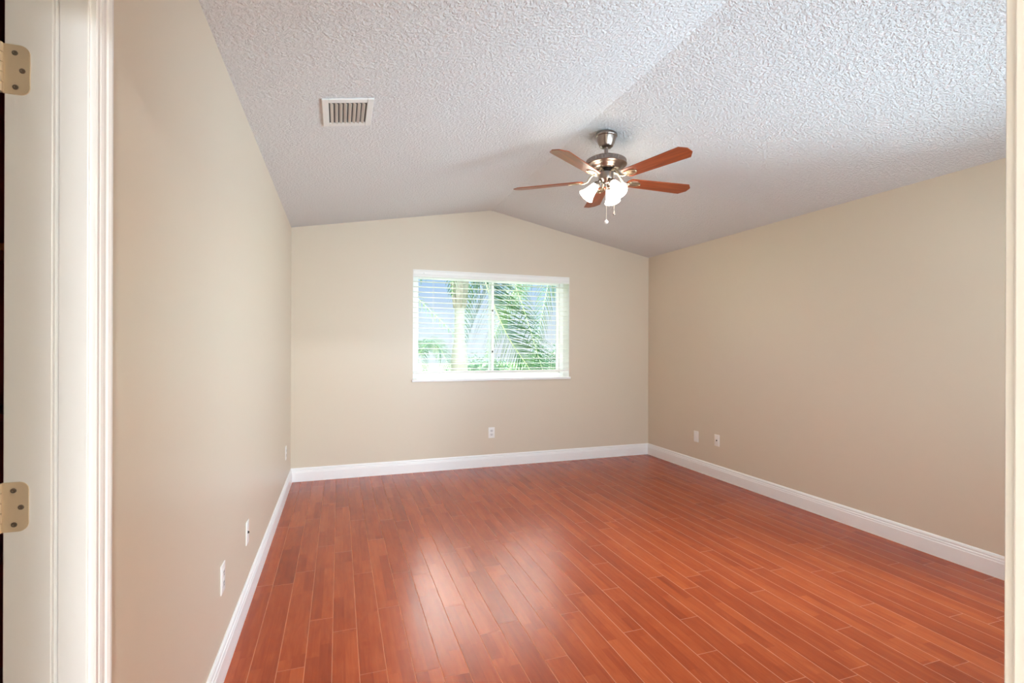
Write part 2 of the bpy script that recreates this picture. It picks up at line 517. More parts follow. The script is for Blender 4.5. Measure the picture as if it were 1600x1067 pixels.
# dim room beyond the left doorway
bm = bmesh.new()
add_box(bm, (-2.5, 0.16, 0), (-2.4, 3.0, 2.44)); add_box(bm, (-2.4, 2.9, 0), (XL - T, 3.0, 2.44)); add_box(bm, (-2.4, 0.16, 0), (XL - T - .0, 0.26, 2.44))
add_box(bm, (-2.5, 0.16, 2.44), (XL - T, 3.0, 2.5))
struct(link('wall_side_room', bm, M['darkwall']))

# baseboards: profile (out from the wall, height)
BH = 0.1304
BP = [(0, 0), (0.016, 0), (0.016, 0.088), (0.0135, 0.093), (0.0135, 0.100), (0.0125, 0.104), (0.009, 0.108), (0.0105, 0.113), (0.0095, 0.120), (0.006, 0.127), (0.003, BH), (0, BH)]
bm = bmesh.new(); add_loft(bm, BP, lambda u, v: Vector((XL + u, DY1 + 0.0665, v)), lambda u, v: Vector((XL + u, YB - u, v))); struct(link('baseboard_left', bm, M['trim']))
bm = bmesh.new(); add_loft(bm, BP, lambda u, v: Vector((XL + u, YB - u, v)), lambda u, v: Vector((XR - u, YB - u, v))); struct(link('baseboard_back', bm, M['trim']))
bm = bmesh.new(); add_loft(bm, BP, lambda u, v: Vector((XR - u, YB - u, v)), lambda u, v: Vector((XR - u, YF + u, v))); struct(link('baseboard_right', bm, M['trim']))
bm = bmesh.new(); add_loft(bm, BP, lambda u, v: Vector((XR - u, YF + u, v)), lambda u, v: Vector((EX1 + 0.0665, YF + u, v))); struct(link('baseboard_front', bm, M['trim']))

# ------------------------------------------------------------------ left doorway: jamb, stop, casing, hinges
# casing profile (across from the opening, thickness)
CP = [(0, 0), (0, 0.009), (0.003, 0.011), (0.012, 0.0105), (0.016, 0.008), (0.019, 0.0105), (0.026, 0.012), (0.034, 0.0125), (0.038, 0.010), (0.041, 0.014), (0.048, 0.0165), (0.055, 0.0165), (0.058, 0.014), (0.058, 0)]
door = bpy.data.objects.new('door_1', None); C.objects.link(door); door['kind'] = 'structure'
door.location = (XL, DY1, 0)
def child(name, bm, material, parent, smooth=False):
    """mesh built in world coordinates, parented to a thing without moving it"""
    pl = parent.location.copy() if parent.parent is None else parent.location + parent.parent.location
    rz = parent.rotation_euler.z
    mt = Matrix.Rotation(-rz, 4, 'Z') @ Matrix.Translation(-pl)
    bmesh.ops.transform(bm, matrix=mt, verts=bm.verts[:])
    return link(name, bm, material, parent, smooth)

J = 0.018
GA, GB = XL - 0.0518, XL - 0.0443      # recessed strip between the two jamb boards
bm = bmesh.new()
add_box(bm, (XL - T - 0.001, DY1 + .010, 0), (XL + 0.0005, DY1 + J, DZ + J))
add_box(bm, (XL - T - 0.001, DY0 - J, 0), (XL + 0.0005, DY0 - .010, DZ + J))
add_box(bm, (XL - T - 0.001, DY0, DZ + .010), (XL + 0.0005, DY1, DZ + J))
child('jamb_back', bm, M['trim'], door)
SX0 = XL - 0.083
for xa_, xb_ in ((XL - T - .001, GA), (GB, XL + .0005)):
    bm = bmesh.new()
    add_box(bm, (xa_, DY1, 0), (xb_, DY1 + .010, DZ), 0.002)
    add_box(bm, (xa_, DY0 - .010, 0), (xb_, DY0, DZ), 0.002)
    add_box(bm, (xa_, DY0, DZ), (xb_, DY1, DZ + .010), 0.002)
    child('jamb_board', bm, M['trim'], door)
def casing(parent, org, across, normal, lo, hi):
    bm = bmesh.new()
    A, Nn = Vector(across), Vector(normal)
    add_loft(bm, CP, lambda u, v: Vector(org) + A * u + Nn * v + Vector((0, 0, lo)), lambda u, v: Vector(org) + A * u + Nn * v + Vector((0, 0, hi + u)))
    return child('casing', bm, M['trim'], parent)
casing(door, (XL, DY1 + 0.0055, 0), (0, 1, 0), (1, 0, 0), 0, DZ + .0055)
casing(door, (XL, DY0 - 0.0055, 0), (0, -1, 0), (1, 0, 0), 0, DZ + .0055)
bm = bmesh.new()
add_loft(bm, CP, lambda u, v: Vector((XL + v, DY0 - 0.0055 - u, DZ + .0055 + u)), lambda u, v: Vector((XL + v, DY1 + 0.0055 + u, DZ + .0055 + u)))
child('casing', bm, M['trim'], door)

def hinge(zc, label):
    bm = bmesh.new()
    x0, x1 = XL - T - 0.002, SX0 - 0.001
    r, hh = 0.014, 0.0435
    poly = [(x0, zc - hh), ]
    for k in range(9):
        a = -pi / 2 + k * pi / 16
        poly.append((x1 - r + r * cos(a), zc - hh + r + r * sin(a)))
    for k in range(9):
        a = k * pi / 16
        poly.append((x1 - r + r * cos(a), zc + hh - r + r * sin(a)))
    poly.append((x0, zc + hh))
    add_prism(bm, [(px, DY1 - 0.0025, pz) for px, pz in poly], (0, 0.0022, 0))
    h = child('hinge_leaf', bm, M['hinge'], door)
    h['label'] = label
    bm = bmesh.new()
    for k in range(5):
        z0 = zc - hh + k * hh * 2 / 5
        add_tube(bm, [(x0 - 0.004, DY1 - 0.006, z0 + .0006), (x0 - 0.004, DY1 - 0.006, z0 + hh * 2 / 5 - .0006)], 0.0062, 18)
    kn = link('knuckle', bm, M['hinge'], None, True)
    kn.data.transform(Matrix.Translation(-door.location)); kn.parent = h
    for dx, dz in ((-0.021, 0.029), (-0.0105, -0.001), (-0.020, -0.031)):
        bm = bmesh.new()
        add_lathe(bm, [(0, 0.0006), (0.0012, 0.0002), (0.0022, 0.0012), (0.0042, 0.0010), (0.0046, 0), (0, 0)], 16, Matrix.Translation((x1 + dx, DY1 - 0.0024, zc + dz)) @ Matrix.Rotation(pi / 2, 4, 'X'))
        s = link('screw', bm, M['screw'], None, True)
        s.data.transform(Matrix.Translation(-door.location)); s.parent = h
hinge(1.792, 'upper hinge leaf, cream-coloured satin metal with rounded corners')
hinge(1.023, 'lower hinge leaf, brownish satin metal with rounded corners')

# ------------------------------------------------------------------ bedroom doorway (right edge of the picture)
d2 = bpy.data.objects.new('door_2', None); C.objects.link(d2); d2['kind'] = 'structure'; d2.location = (EX1, YF, 0)
bm = bmesh.new()
add_box(bm, (EX1, 0.16, 0), (EX1 + J, YF + .0005, DZ + J), 0.002)
add_box(bm, (EX0 - J, 0.16, 0), (EX0, YF + .0005, DZ + J), 0.002)
add_box(bm, (EX0, 0.16, DZ), (EX1, YF + .0005, DZ + J), 0.002)
child('jamb', bm, M['trim'], d2)
casing(d2, (EX1 + 0.0055, YF, 0), (1, 0, 0), (0, 1, 0), 0, DZ + .0055)
casing(d2, (EX0 - 0.0055, YF, 0), (-1, 0, 0), (0, 1, 0), 0, DZ + .0055)
bm = bmesh.new()
add_loft(bm, CP, lambda u, v: Vector((EX0 - 0.0055 - u, YF + v, DZ + .0055 + u)), lambda u, v: Vector((EX1 + 0.0055 + u, YF + v, DZ + .0055 + u)))
child('casing', bm, M['trim'], d2)

# ------------------------------------------------------------------ window
win = bpy.data.objects.new('window_1', None); C.objects.link(win); win['kind'] = 'structure'
win.location = ((WX0 + WX1) / 2, YB + REV, WZ0)
YW = YB + REV
bm = bmesh.new()
fw = 0.045
add_box(bm, (WX0, YW - 0.03, WZ0), (WX0 + fw, YW + .05, WZ1), 0.003)
add_box(bm, (WX1 - fw, YW - 0.03, WZ0), (WX1, YW + .05, WZ1), 0.003)
add_box(bm, (WX0 + fw, YW - 0.03, WZ0), (WX1 - fw, YW + .05, WZ0 + 0.04), 0.003)
add_box(bm, (WX0 + fw, YW - 0.03, WZ1 - 0.045), (WX1 - fw, YW + .05, WZ1), 0.003)
child('window_frame', bm, M['vinyl'], win)
XM = 1.612
def sash(x0, x1, y, wl, wr):
    z0, z1, d = WZ0 + .04, WZ1 - .045, .022
    bm = bmesh.new()
    add_box(bm, (x0, y, z0), (x0 + wl, y + d, z1), .003)
    add_box(bm, (x1 - wr, y, z0), (x1, y + d, z1), .003)
    add_box(bm, (x0 + wl, y, z0), (x1 - wr, y + d, z0 + .032), .003)
    add_box(bm, (x0 + wl, y, z1 - .032), (x1 - wr, y + d, z1), .003)
    s = child('sash', bm, M['vinyl'], win)
    bm = bmesh.new()
    add_box(bm, (x0 + wl, y + .008, z0 + .032), (x1 - wr, y + .014, z1 - .032))
    g_ = link('pane', bm, M['glass'])
    g_.data.transform(Matrix.Translation(-win.location)); g_.parent = s
    return s
ls = sash(WX0 + fw, XM + .026, YW - .022, .035, .03)
sash(XM - .026, WX1 - fw, YW + .008, .03, .028)
for zz in (1.70, 1.24):
    bm = bmesh.new()
    add_box(bm, (XM + .002, YW - .034, zz - .012), (XM + .016, YW - .0225, zz + .012), .003)
    lk = link('latch', bm, M['darkmetal']); lk.data.transform(Matrix.Translation(-win.location)); lk.parent = ls
bm = bmesh.new()   # sill board
add_box(bm, (WX0 - 0.012, YB - 0.022, WZ0 - 0.025), (WX1 + 0.012, YB - 0.0005, WZ0), .004)
add_box(bm, (WX0 + .001, YB - 0.004, WZ0 - 0.0245), (WX1 - .001, YW - .031, WZ0), .001)
child('window_sill', bm, M['trim'], win)
bm = bmesh.new()   # white lining of the recess
add_box(bm, (WX1 - .004, YB - .001, WZ0), (WX1 - .0002, YW - .031, WZ1 - .0002)); add_box(bm, (WX0 + .0002, YB - .001, WZ0), (WX0 + .004, YW - .031, WZ1 - .0002))
add_box(bm, (WX0 + .004, YB - .001, WZ1 - .004), (WX1 - .004, YW - .031, WZ1 - .0002))
child('recess_lining', bm, M['trim'], win)

w2 = bpy.data.objects.new('fill_window_side', None); C.objects.link(w2); w2['kind'] = 'structure'  # added window, only lets fill light in from the right
w2.location = (XR + .08, (VY0 + VY1) / 2, VZ0)
bm = bmesh.new()
xa, xb = XR + .06, XR + .10
add_box(bm, (xa, VY0, VZ0), (xb, VY0 + .04, VZ1), .003); add_box(bm, (xa, VY1 - .04, VZ0), (xb, VY1, VZ1), .003)
add_box(bm, (xa, VY0 + .04, VZ0), (xb, VY1 - .04, VZ0 + .04), .003); add_box(bm, (xa, VY0 + .04, VZ1 - .04), (xb, VY1 - .04, VZ1), .003)
child('window_frame', bm, M['vinyl'], w2)
bm = bmesh.new(); add_box(bm, (xa + .015, VY0 + .04, VZ0 + .04), (xa + .021, VY1 - .04, VZ1 - .04)); child('pane', bm, M['glass'], w2)

w3 = bpy.data.objects.new('fill_window_front', None); C.objects.link(w3); w3['kind'] = 'structure'  # added window, lets fill light in from behind the camera
w3.location = ((GX0 + GX1) / 2, 0.23, 0)
bm = bmesh.new()
for xa_ in (GX0, (GX0 + GX1) / 2 - .025, GX1 - .05):
    add_box(bm, (xa_, .20, GZ0), (xa_ + .05, .25, GZ1), .003)
for x_a, x_b in ((GX0 + .05, (GX0 + GX1) / 2 - .025), ((GX0 + GX1) / 2 + .025, GX1 - .05)):
    add_box(bm, (x_a, .20, GZ0), (x_b, .25, GZ0 + .05), .003); add_box(bm, (x_a, .20, GZ1 - .05), (x_b, .25, GZ1), .003)
child('window_frame', bm, M['vinyl'], w3)
bm = bmesh.new()
for x_a, x_b in ((GX0 + .05, (GX0 + GX1) / 2 - .025), ((GX0 + GX1) / 2 + .025, GX1 - .05)):
    add_box(bm, (x_a, .222, GZ0 + .05), (x_b, .228, GZ1 - .05))
child('pane', bm, M['glass'], w3)

# ------------------------------------------------------------------ blinds
bl = empty('window_blind', ((WX0 + WX1) / 2, YB + 0.04, WZ0 + .06), 'white horizontal slat blind lowered with open slats in front of the window', 'blinds')
BX0, BX1 = WX0 + .007, WX1 - .007
bm = bmesh.new()
VPf = [(0.0, 0.0), (0.004, -0.003), (0.012, -0.003), (0.015, 0.004), (0.015, 0.016), (0.018, 0.024), (0.018, 0.054), (0.022, 0.062), (0.022, 0.069), (0.0, 0.069)]
zt = WZ1 - .0725
add_loft(bm, VPf, lambda u, v: Vector((WX0 + .0042, YB + .012 - u, zt + v)), lambda u, v: Vector((WX1 - .0042, YB + .012 - u, zt + v)))
child('valance', bm, M['slat'], bl)
bm = bmesh.new(); add_box(bm, (BX0, YB + .014, WZ1 - .055), (BX1, YB + .066, WZ1 - .006), .002); child('head_rail', bm, M['slat'], bl)
zb = 1.030
NS, PITCH = 18, 0.0545
for k in range(NS):
    z = zb + .028 + k * PITCH * .985
    bm = bmesh.new()
    n = 6
    prof = []
    for i in range(n + 1):
        u = -1 + 2 * i / n
        prof.append((u * .029, .0022 * (1 - u * u) + .0014))
    for i in range(n, -1, -1):
        u = -1 + 2 * i / n
        prof.append((u * .029, .0022 * (1 - u * u) - .0014))
    tl = radians(-2)
    add_loft(bm, prof, lambda u, v: Vector((BX0, YB + .042 + u * cos(tl), z + v + u * sin(tl))), lambda u, v: Vector((BX1, YB + .042 + u * cos(tl), z + v + u * sin(tl))))
    child('slat', bm, M['slat'], bl)
bm = bmesh.new(); add_box(bm, (BX0, YB + .014, zb - .016), (BX1, YB + .070, zb + .006), .004); child('bottom_rail', bm, M['slat'], bl)
for fx in (0.12, 0.5, 0.88):
    x = BX0 + (BX1 - BX0) * fx
    bm = bmesh.new()
    for y in (YB + .011, YB + .073):
        add_tube(bm, [(x, y, zb), (x, y, WZ1 - .05)], .0009, 8)
    child('ladder_cord', bm, M['cord'], bl)
bm = bmesh.new(); add_lathe(bm, [(0, .0012), (.0025, .001), (.003, 0), (0, 0)], 12, Matrix.Translation((WX0 + .11, YB - .0062, WZ1 - .036)) @ Matrix.Rotation(pi / 2, 4, 'X')); 
s = child('screw', bm, M['darkmetal'], bl); s['label'] = 'small dark screw on the valance'

# ------------------------------------------------------------------ wall plates
def wall_plate(name, loc, rz, kind, label, cat, group=None):
    """local frame: plate in XZ, faces -Y"""
    o = empty(name, loc, label, cat, group, rz)
    bm = bmesh.new(); add_box(bm, (-.035, -.0055, -.0575), (.035, -0.0002, .0575), .0028, segs=3)
    link('cover_plate', bm, M['plate'], o, True)
    if kind == 'duplex':
        for s in (1, -1):
            bm = bmesh.new()
            pts = []
            for k in range(24):
                a = 2 * pi * k / 24
                pts.append((max(-.0165, min(.0165, .0195 * cos(a))), -.0072, s * .0205 + max(-.0135, min(.0135, .0175 * sin(a)))))
            add_prism(bm, pts, (0, .0015, 0))
            r = link('receptacle', bm, M['bezel'], o)
            bm = bmesh.new()
            add_box(bm, (-.0075, -.0078, s * .0205 - .001), (-.0055, -.0071, s * .0205 + .008))
            add_box(bm, (.0050, -.0078, s * .0205 - .001), (.0070, -.0071, s * .0205 + .007))
            add_tube(bm, [(0, -.0078, s * .0205 - .0075), (0, -.0071, s * .0205 - .0075)], .0026, 12)
            link('slots', bm, M['slot'], r)
        bm = bmesh.new(); add_lathe(bm, [(0, .0012), (.002, .001), (.0028, 0), (0, 0)], 12, Matrix.Translation((0, -.0055, 0)) @ Matrix.Rotation(pi / 2, 4, 'X')); link('screw', bm, M['bezel'], o)
    elif kind == 'coax':
        bm = bmesh.new(); add_tube(bm, [(0, -.0056, 0), (0, -.008, 0)], .0075, 6); add_tube(bm, [(0, -.008, 0), (0, -.0115, 0)], .0047, 16)
        link('cable_jack', bm, M['darkmetal'], o, True)
        for s in (1, -1):
            bm = bmesh.new(); add_lathe(bm, [(0, .0012), (.002, .001), (.0028, 0), (0, 0)], 12, Matrix.Translation((0, -.0055, s * .042)) @ Matrix.Rotation(pi / 2, 4, 'X')); link('screw', bm, M['bezel'], o)
    else:
        for s in (1, -1):
            bm = bmesh.new(); add_lathe(bm, [(0, .0012), (.002, .001), (.0028, 0), (0, 0)], 12, Matrix.Translation((0, -.0055, s * .042)) @ Matrix.Rotation(pi / 2, 4, 'X')); link('screw', bm, M['bezel'], o)
    return o
wall_plate('wall_outlet', (1.562, YB, .365), 0, 'duplex', 'white duplex outlet low on the end wall, centred under the window', 'outlet')
wall_plate('wall_outlet', (XL, 2.24, .388), pi / 2, 'duplex', 'white outlet low on the left wall, the one nearest the doorway', 'outlet')
wall_plate('cable_outlet', (XL, 2.80, .370), pi / 2, 'coax', 'white plate with a dark round jack, middle one of the left wall', 'outlet')
wall_plate('wall_outlet', (XL, 4.72, .375), pi / 2, 'duplex', 'white outlet on the left wall, farthest, next to the room corner', 'outlet')
wall_plate('blank_wall_plate', (XR, 4.325, .362), -pi / 2, 'blank', 'plain white wall plate on the right wall, closer to the corner', 'wall plate')
wall_plate('cable_outlet', (XR, 4.02, .375), -pi / 2, 'coax', 'white plate with dark centre on the right wall, farther from the corner', 'outlet')

# ------------------------------------------------------------------ ceiling vent on the left slope
sl = atan2(HG - HL, XG - XL)
vx, vy = 0.037, 2.710
vent = empty('air_vent', (vx, vy, ceil_z(vx) - .0005), 'white rectangular louvred air vent set in the left ceiling slope', 'vent')
vent.rotation_euler = (0, -sl, 0)
VW, VL = .1235, .156
bm = bmesh.new()
iw, il = .092, .118
for a, b in (((-VW, -VL, -.009), (-iw, VL, -.0005)), ((iw, -VL, -.009), (VW, VL, -.0005)), ((-iw, -VL, -.009), (iw, -il, -.0005)), ((-iw, il, -.009), (iw, VL, -.0005))):
    add_box(bm, a, b, .003)
link('vent_frame', bm, M['vent'], vent)
bm = bmesh.new(); add_box(bm, (-iw, -il, -.0022), (iw, il, -.0006)); link('duct_backing', bm, M['duct'], vent)
for k in range(8):
    x = -iw + .014 + k * (2 * iw - .022) / 7.4
    bm = bmesh.new()
    mt = Matrix.Translation((x, 0, -.0085)) @ Matrix.Rotation(radians(40), 4, 'Y')
    add_box(bm, (-.0082, -il, -.0006), (.0082, il, .0006), 0, mt)
    link('louvre', bm, M['vent'], vent)

# ------------------------------------------------------------------ ceiling fan
FX, FY = 1.700, 2.985
FZ = ceil_z(FX)
fan = empty('ceiling_fan', (FX, FY, FZ), 'five-blade ceiling fan with cherry blades, brushed nickel motor and three lit shades', 'ceiling fan')
def z(v): return v - FZ
srt = atan2(HR - HG, XR - XG)
# canopy: wide against the slope, narrowing downward
bm = bmesh.new()
add_lathe(bm, [(0, .012), (.070, .012), (.0745, .004), (.0745, -.006), (.071, -.011), (.067, -.013), (.065, -.020), (.054, -.055), (.048, -.064), (.046, -.072), (.036, -.080), (.020, -.083), (0, -.083)], 56)
link('canopy', bm, M['nickel'], fan, True, (0, 0, -.014))
bm = bmesh.new(); add_tube(bm, [(0, 0, -.09), (0, 0, z(2.585))], .0125, 24); link('downrod', bm, M['nickel'], fan, True)
bm = bmesh.new(); add_lathe(bm, [(0, .028), (.019, .028), (.021, .02), (.021, 0), (0, 0)], 32); link('rod_collar', bm, M['nickel'], fan, True, (0, 0, z(2.578)))
# motor housing
bm = bmesh.new()
rib = lambda zz, k: (0.0026 if k % 4 < 2 else -0.0022) if -0.0335 < zz < -0.0155 else 0
add_lathe(bm, [(0, .012), (.03, .012), (.07, .008), (.105, .0), (.125, -.009), (.132, -.014), (.132, -.016), (.132, -.033), (.132, -.0345), (.137, -.037), (.138, -.044), (.134, -.049), (.122, -.052), (.108, -.056), (.100, -.064), (.092, -.072), (.085, -.076), (.062, -.078), (0, -.078)], 160, wave=rib)
link('motor_housing', bm, M['nickel'], fan, True, (0, 0, z(2.572)))
bm = bmesh.new(); add_lathe(bm, [(0, 0), (.058, 0), (.060, -.004), (.060, -.010), (.045, -.014), (0, -.014)], 48); link('flywheel', bm, M['darkmetal'], fan, True, (0, 0, z(2.494)))
bm = bmesh.new(); add_lathe(bm, [(0, 0), (.046, 0), (.050, -.004), (.050, -.046), (.047, -.052), (.040, -.058), (.034, -.068), (.022, -.074), (0, -.076)], 48); link('switch_housing', bm, M['nickel'], fan, True, (0, 0, z(2.480)))
BZ = 2.424
for k in range(5):
    az = radians(-1.43 - 72 * k)
    # blade in its own frame: x outward, y counter-clockwise; y edge down
    pitch = radians(-11)
    bm = bmesh.new()
    r0, r1 = .155, .652
    h0, h1 = .052, .066
    pl = []
    for i in range(9):     # rounded root
        a = pi / 2 + pi * i / 8
        pl.append((r0 + .030 + .030 * cos(a), h0 * sin(a)))
    pl += [(r1 - .036, -h1), (r1 - .001, -h1 * .42), (r1, -h1 * .36), (r1, h1 * .30), (r1 - .001, h1 * .36), (r1 - .040, h1)]
    add_prism(bm, [(a, b, 0) for a, b in pl], (0, 0, .0055))
    bmesh.ops.bevel(bm, geom=[e2 for e2 in bm.edges if abs(e2.verts[0].co.z - e2.verts[1].co.z) < 1e-6], offset=.0012, segments=2, affect='EDGES')
    b = link('fan_blade', bm, M['blade'], fan)
    b.location = (0, 0, z(BZ)); b.rotation_euler = Euler((pitch, 0, az), 'XYZ')
    # bracket: arm from the flywheel, slotted oval plate under the blade
    bm = bmesh.new()
    rm = Matrix.Rotation(pitch, 4, 'X')
    zr = 2.486 - BZ
    add_tube(bm, [rm.inverted() @ Vector(v) for v in ((.045, 0, zr), (.085, 0, zr - .006), (.110, 0, .028), (.128, 0, .002), (.150, 0, -.006), (.176, 0, -.006))], [.009, .009, .008, .0075, .0075, .007], 12)
    # oval ring with bars
    cx_, a_, b_ = .212, .048, .030
    ring_o = [(cx_ + a_ * cos(2 * pi * i / 32), b_ * sin(2 * pi * i / 32)) for i in range(32)]
    ring_i = [(cx_ + (a_ - .009) * cos(2 * pi * i / 32), (b_ - .008) * sin(2 * pi * i / 32)) for i in range(32)]
    vo = [[bm.verts.new((p_[0], p_[1], zz)) for p_ in ring_o] for zz in (-.0008, -.0055)]
    vi = [[bm.verts.new((p_[0], p_[1], zz)) for p_ in ring_i] for zz in (-.0008, -.0055)]
    for i in range(32):
        j = (i + 1) % 32
        bm.faces.new((vo[0][i], vo[0][j], vo[1][j], vo[1][i])); bm.faces.new((vi[0][i], vi[1][i], vi[1][j], vi[0][j]))
        bm.faces.new((vo[0][i], vi[0][i], vi[0][j], vo[0][j])); bm.faces.new((vo[1][i], vo[1][j], vi[1][j], vi[1][i]))
    for yy in (-.011, 0, .011):
        add_box(bm, (cx_ - .040, yy - .0028, -.0050), (cx_ + .038, yy + .0028, -.0008), .0008)
    add_box(bm, (.172, -.026, -.0052), (.188, .026, -.0008), .001)
    br = link('blade_bracket', bm, M['iron'], fan, True)
    br.location = b.location; br.rotation_euler = b.rotation_euler
    for sx, sy in ((.178, .02), (.178, -.02), (.256, 0)):
        bm = bmesh.new(); add_lathe(bm, [(0, -.009), (.003, -.0085), (.005, -.006), (.005, -.0052), (0, -.0052)], 14, Matrix.Translation((sx, sy, 0)))
        link('screw', bm, M['iron'], br, True)
# light kit
for i_, a in enumerate((180, 60, -60)):
    az = radians(a) - YAW
    d = Vector((cos(az), sin(az), 0))
    neck = d * .060 + Vector((0, 0, z(2.402)))
    ax = (d * .085 + Vector((0, 0, -.096))).normalized()
    bm = bmesh.new()
    add_tube(bm, [d * .022 + Vector((0, 0, z(2.425))), d * .036 + Vector((0, 0, z(2.426))), d * .050 + Vector((0, 0, z(2.419))), neck - ax * .006], [.007, .007, .0075, .009], 14)
    arm = link('lamp_arm', bm, M['nickel'], fan, True)
    mt = Matrix.Translation(neck) @ frame_from(ax)
    bm = bmesh.new(); add_lathe(bm, [(0, -.012), (.012, -.012), (.020, -.006), (.0225, 0), (.0225, .014), (.020, .016), (0, .016)], 32, mt); link('socket_cup', bm, M['nickel'], arm, True)
    bm = bmesh.new()
    outp = [(.0200, .010), (.0235, .016), (.0275, .026), (.0305, .040), (.0330, .056), (.0370, .074), (.0430, .092), (.0500, .106), (.0545, .114)]
    inn = [(r - .003, zz) for r, zz in outp[::-1]]
    add_lathe(bm, outp + [(.0535, .1165)] + inn, 40, mt, close=True)
    sh = link('lamp_shade', bm, M['shade'], fan, True)
    bm = bmesh.new()
    add_lathe(bm, [(0, .018), (.011, .018), (.012, .034), (.020, .050), (.023, .064), (.019, .078), (.009, .086), (0, .088)], 24, mt)
    link('bulb', bm, M['bulb'], sh, True)
# pull chains
def chain(dx, dn, z0, z1, pend):
    R_ = Vector((cos(-YAW), sin(-YAW), 0)); Nn = Vector((-sin(YAW), -cos(YAW), 0))
    o = R_ * dx + Nn * dn
    bm = bmesh.new()
    n = int((z0 - z1) / .0042)
    for i in range(n):
        bmesh.ops.create_icosphere(bm, subdivisions=1, radius=.0019, matrix=Matrix.Translation(o + Vector((0, 0, z(z0) - i * .0042))))
    add_tube(bm, [o + Vector((0, 0, z(z0))), o + Vector((0, 0, z(z1)))], .0008, 6)
    c = link('pull_chain', bm, M['chain'], fan, True)
    bm = bmesh.new()
    add_lathe(bm, [(0, .014), (.003, .013), (.006, .008), (.0125, .002), (.0135, -.004), (.0115, -.010), (.006, -.014), (0, -.015)] if pend == 'white' else [(0, .020), (.0035, .018), (.005, .010), (.009, -.002), (.0095, -.008), (.006, -.014), (0, -.015)], 20, Matrix.Translation(o + Vector((0, 0, z(z1) - .010))))
    p_ = link('pull_knob', bm, M['plate'] if pend == 'white' else M['nickel'], c, True)
    p_['label'] = 'white oval pull knob' if pend == 'white' else 'nickel bell-shaped pull knob'
chain(-.004, .035, 2.412, 2.150, 'white')
chain(.062, -.030, 2.412, 2.222, 'nickel')
bm = bmesh.new(); add_tube(bm, [(0.02 * cos(-YAW), -.0, z(2.414)), (.062 * cos(-YAW) - sin(YAW) * -.03, .062 * sin(-YAW) + .030 * cos(YAW), z(2.412))], .0022, 8); link('chain_guide', bm, M['nickel'], fan, True)

# ------------------------------------------------------------------ unseen hallway lamp added as fill (behind the camera)
hl = empty('hall_fill_lamp', (0.45, -2.25, 2.44), 'added fill light, an unseen dome lamp on the hallway ceiling outside the bedroom door', 'added fill lamp')
bm = bmesh.new(); add_lathe(bm, [(0, 0), (.17, 0), (.175, -.006), (.17, -.02), (0, -.02)], 48); link('fill_lamp_base', bm, M['nickel'], hl, True)
bm = bmesh.new(); add_lathe(bm, [(.155, -.02)] + [(.155 * cos(a * pi / 20), -.02 - .075 * sin(a * pi / 20)) for a in range(1, 11)], 48); link('fill_lamp_dome', bm, M['dome'], hl, True)

# ------------------------------------------------------------------ shelf unit in the dim side room
sh_ = empty('wooden_shelf_unit', (-1.18, 2.3, 0), 'dark mahogany shelf unit with orange-brown shelf, a sliver seen beyond the left door jamb', 'shelf')
for nm, a, b in (('side_panel', (-.55, -.18, 0), (-.53, .18, 2.2)), ('side_panel', (.53, -.18, 0), (.55, .18, 2.2)), ('back_panel', (-.53, .16, 0), (.53, .18, 2.2))):
    bm = bmesh.new(); add_box(bm, a, b, .002); link(nm, bm, M['mahogany'], sh_)
for zz in (.04, .55, 1.05, 1.62, 2.17):
    bm = bmesh.new(); add_box(bm, (-.53, -.175, zz), (.53, .16, zz + .025), .002)
    o = link('shelf', bm, M['oak'] if zz in (1.62,) else M['mahogany'], sh_)
    if zz == 1.62: o['label'] = 'orange-brown shelf board'

# ------------------------------------------------------------------ outdoors
GZ = -3.0
bm = bmesh.new(); add_box(bm, (-60, YB + 1.5, GZ - .2), (80, 120, GZ)); struct(link('ground', bm, M['grass']))

# unseen house front added to shade the trees, with the storey below
bm = bmesh.new()
y0_, y1_ = YB + REV + .07, YB + REV + .27
add_box(bm, (-14, y0_, GZ), (XL - T, y1_, 3.6)); add_box(bm, (XR + T + .02, y0_ - .3, GZ), (16, y1_, 3.6))
add_box(bm, (XL - T, y0_, GZ), (XR + T + .02, y1_, -.16)); add_box(bm, (XL - T, y0_, 3.02), (XR + T + .02, y1_, 3.6))
struct(link('wall_shade_block', bm, M['wall_ext']))

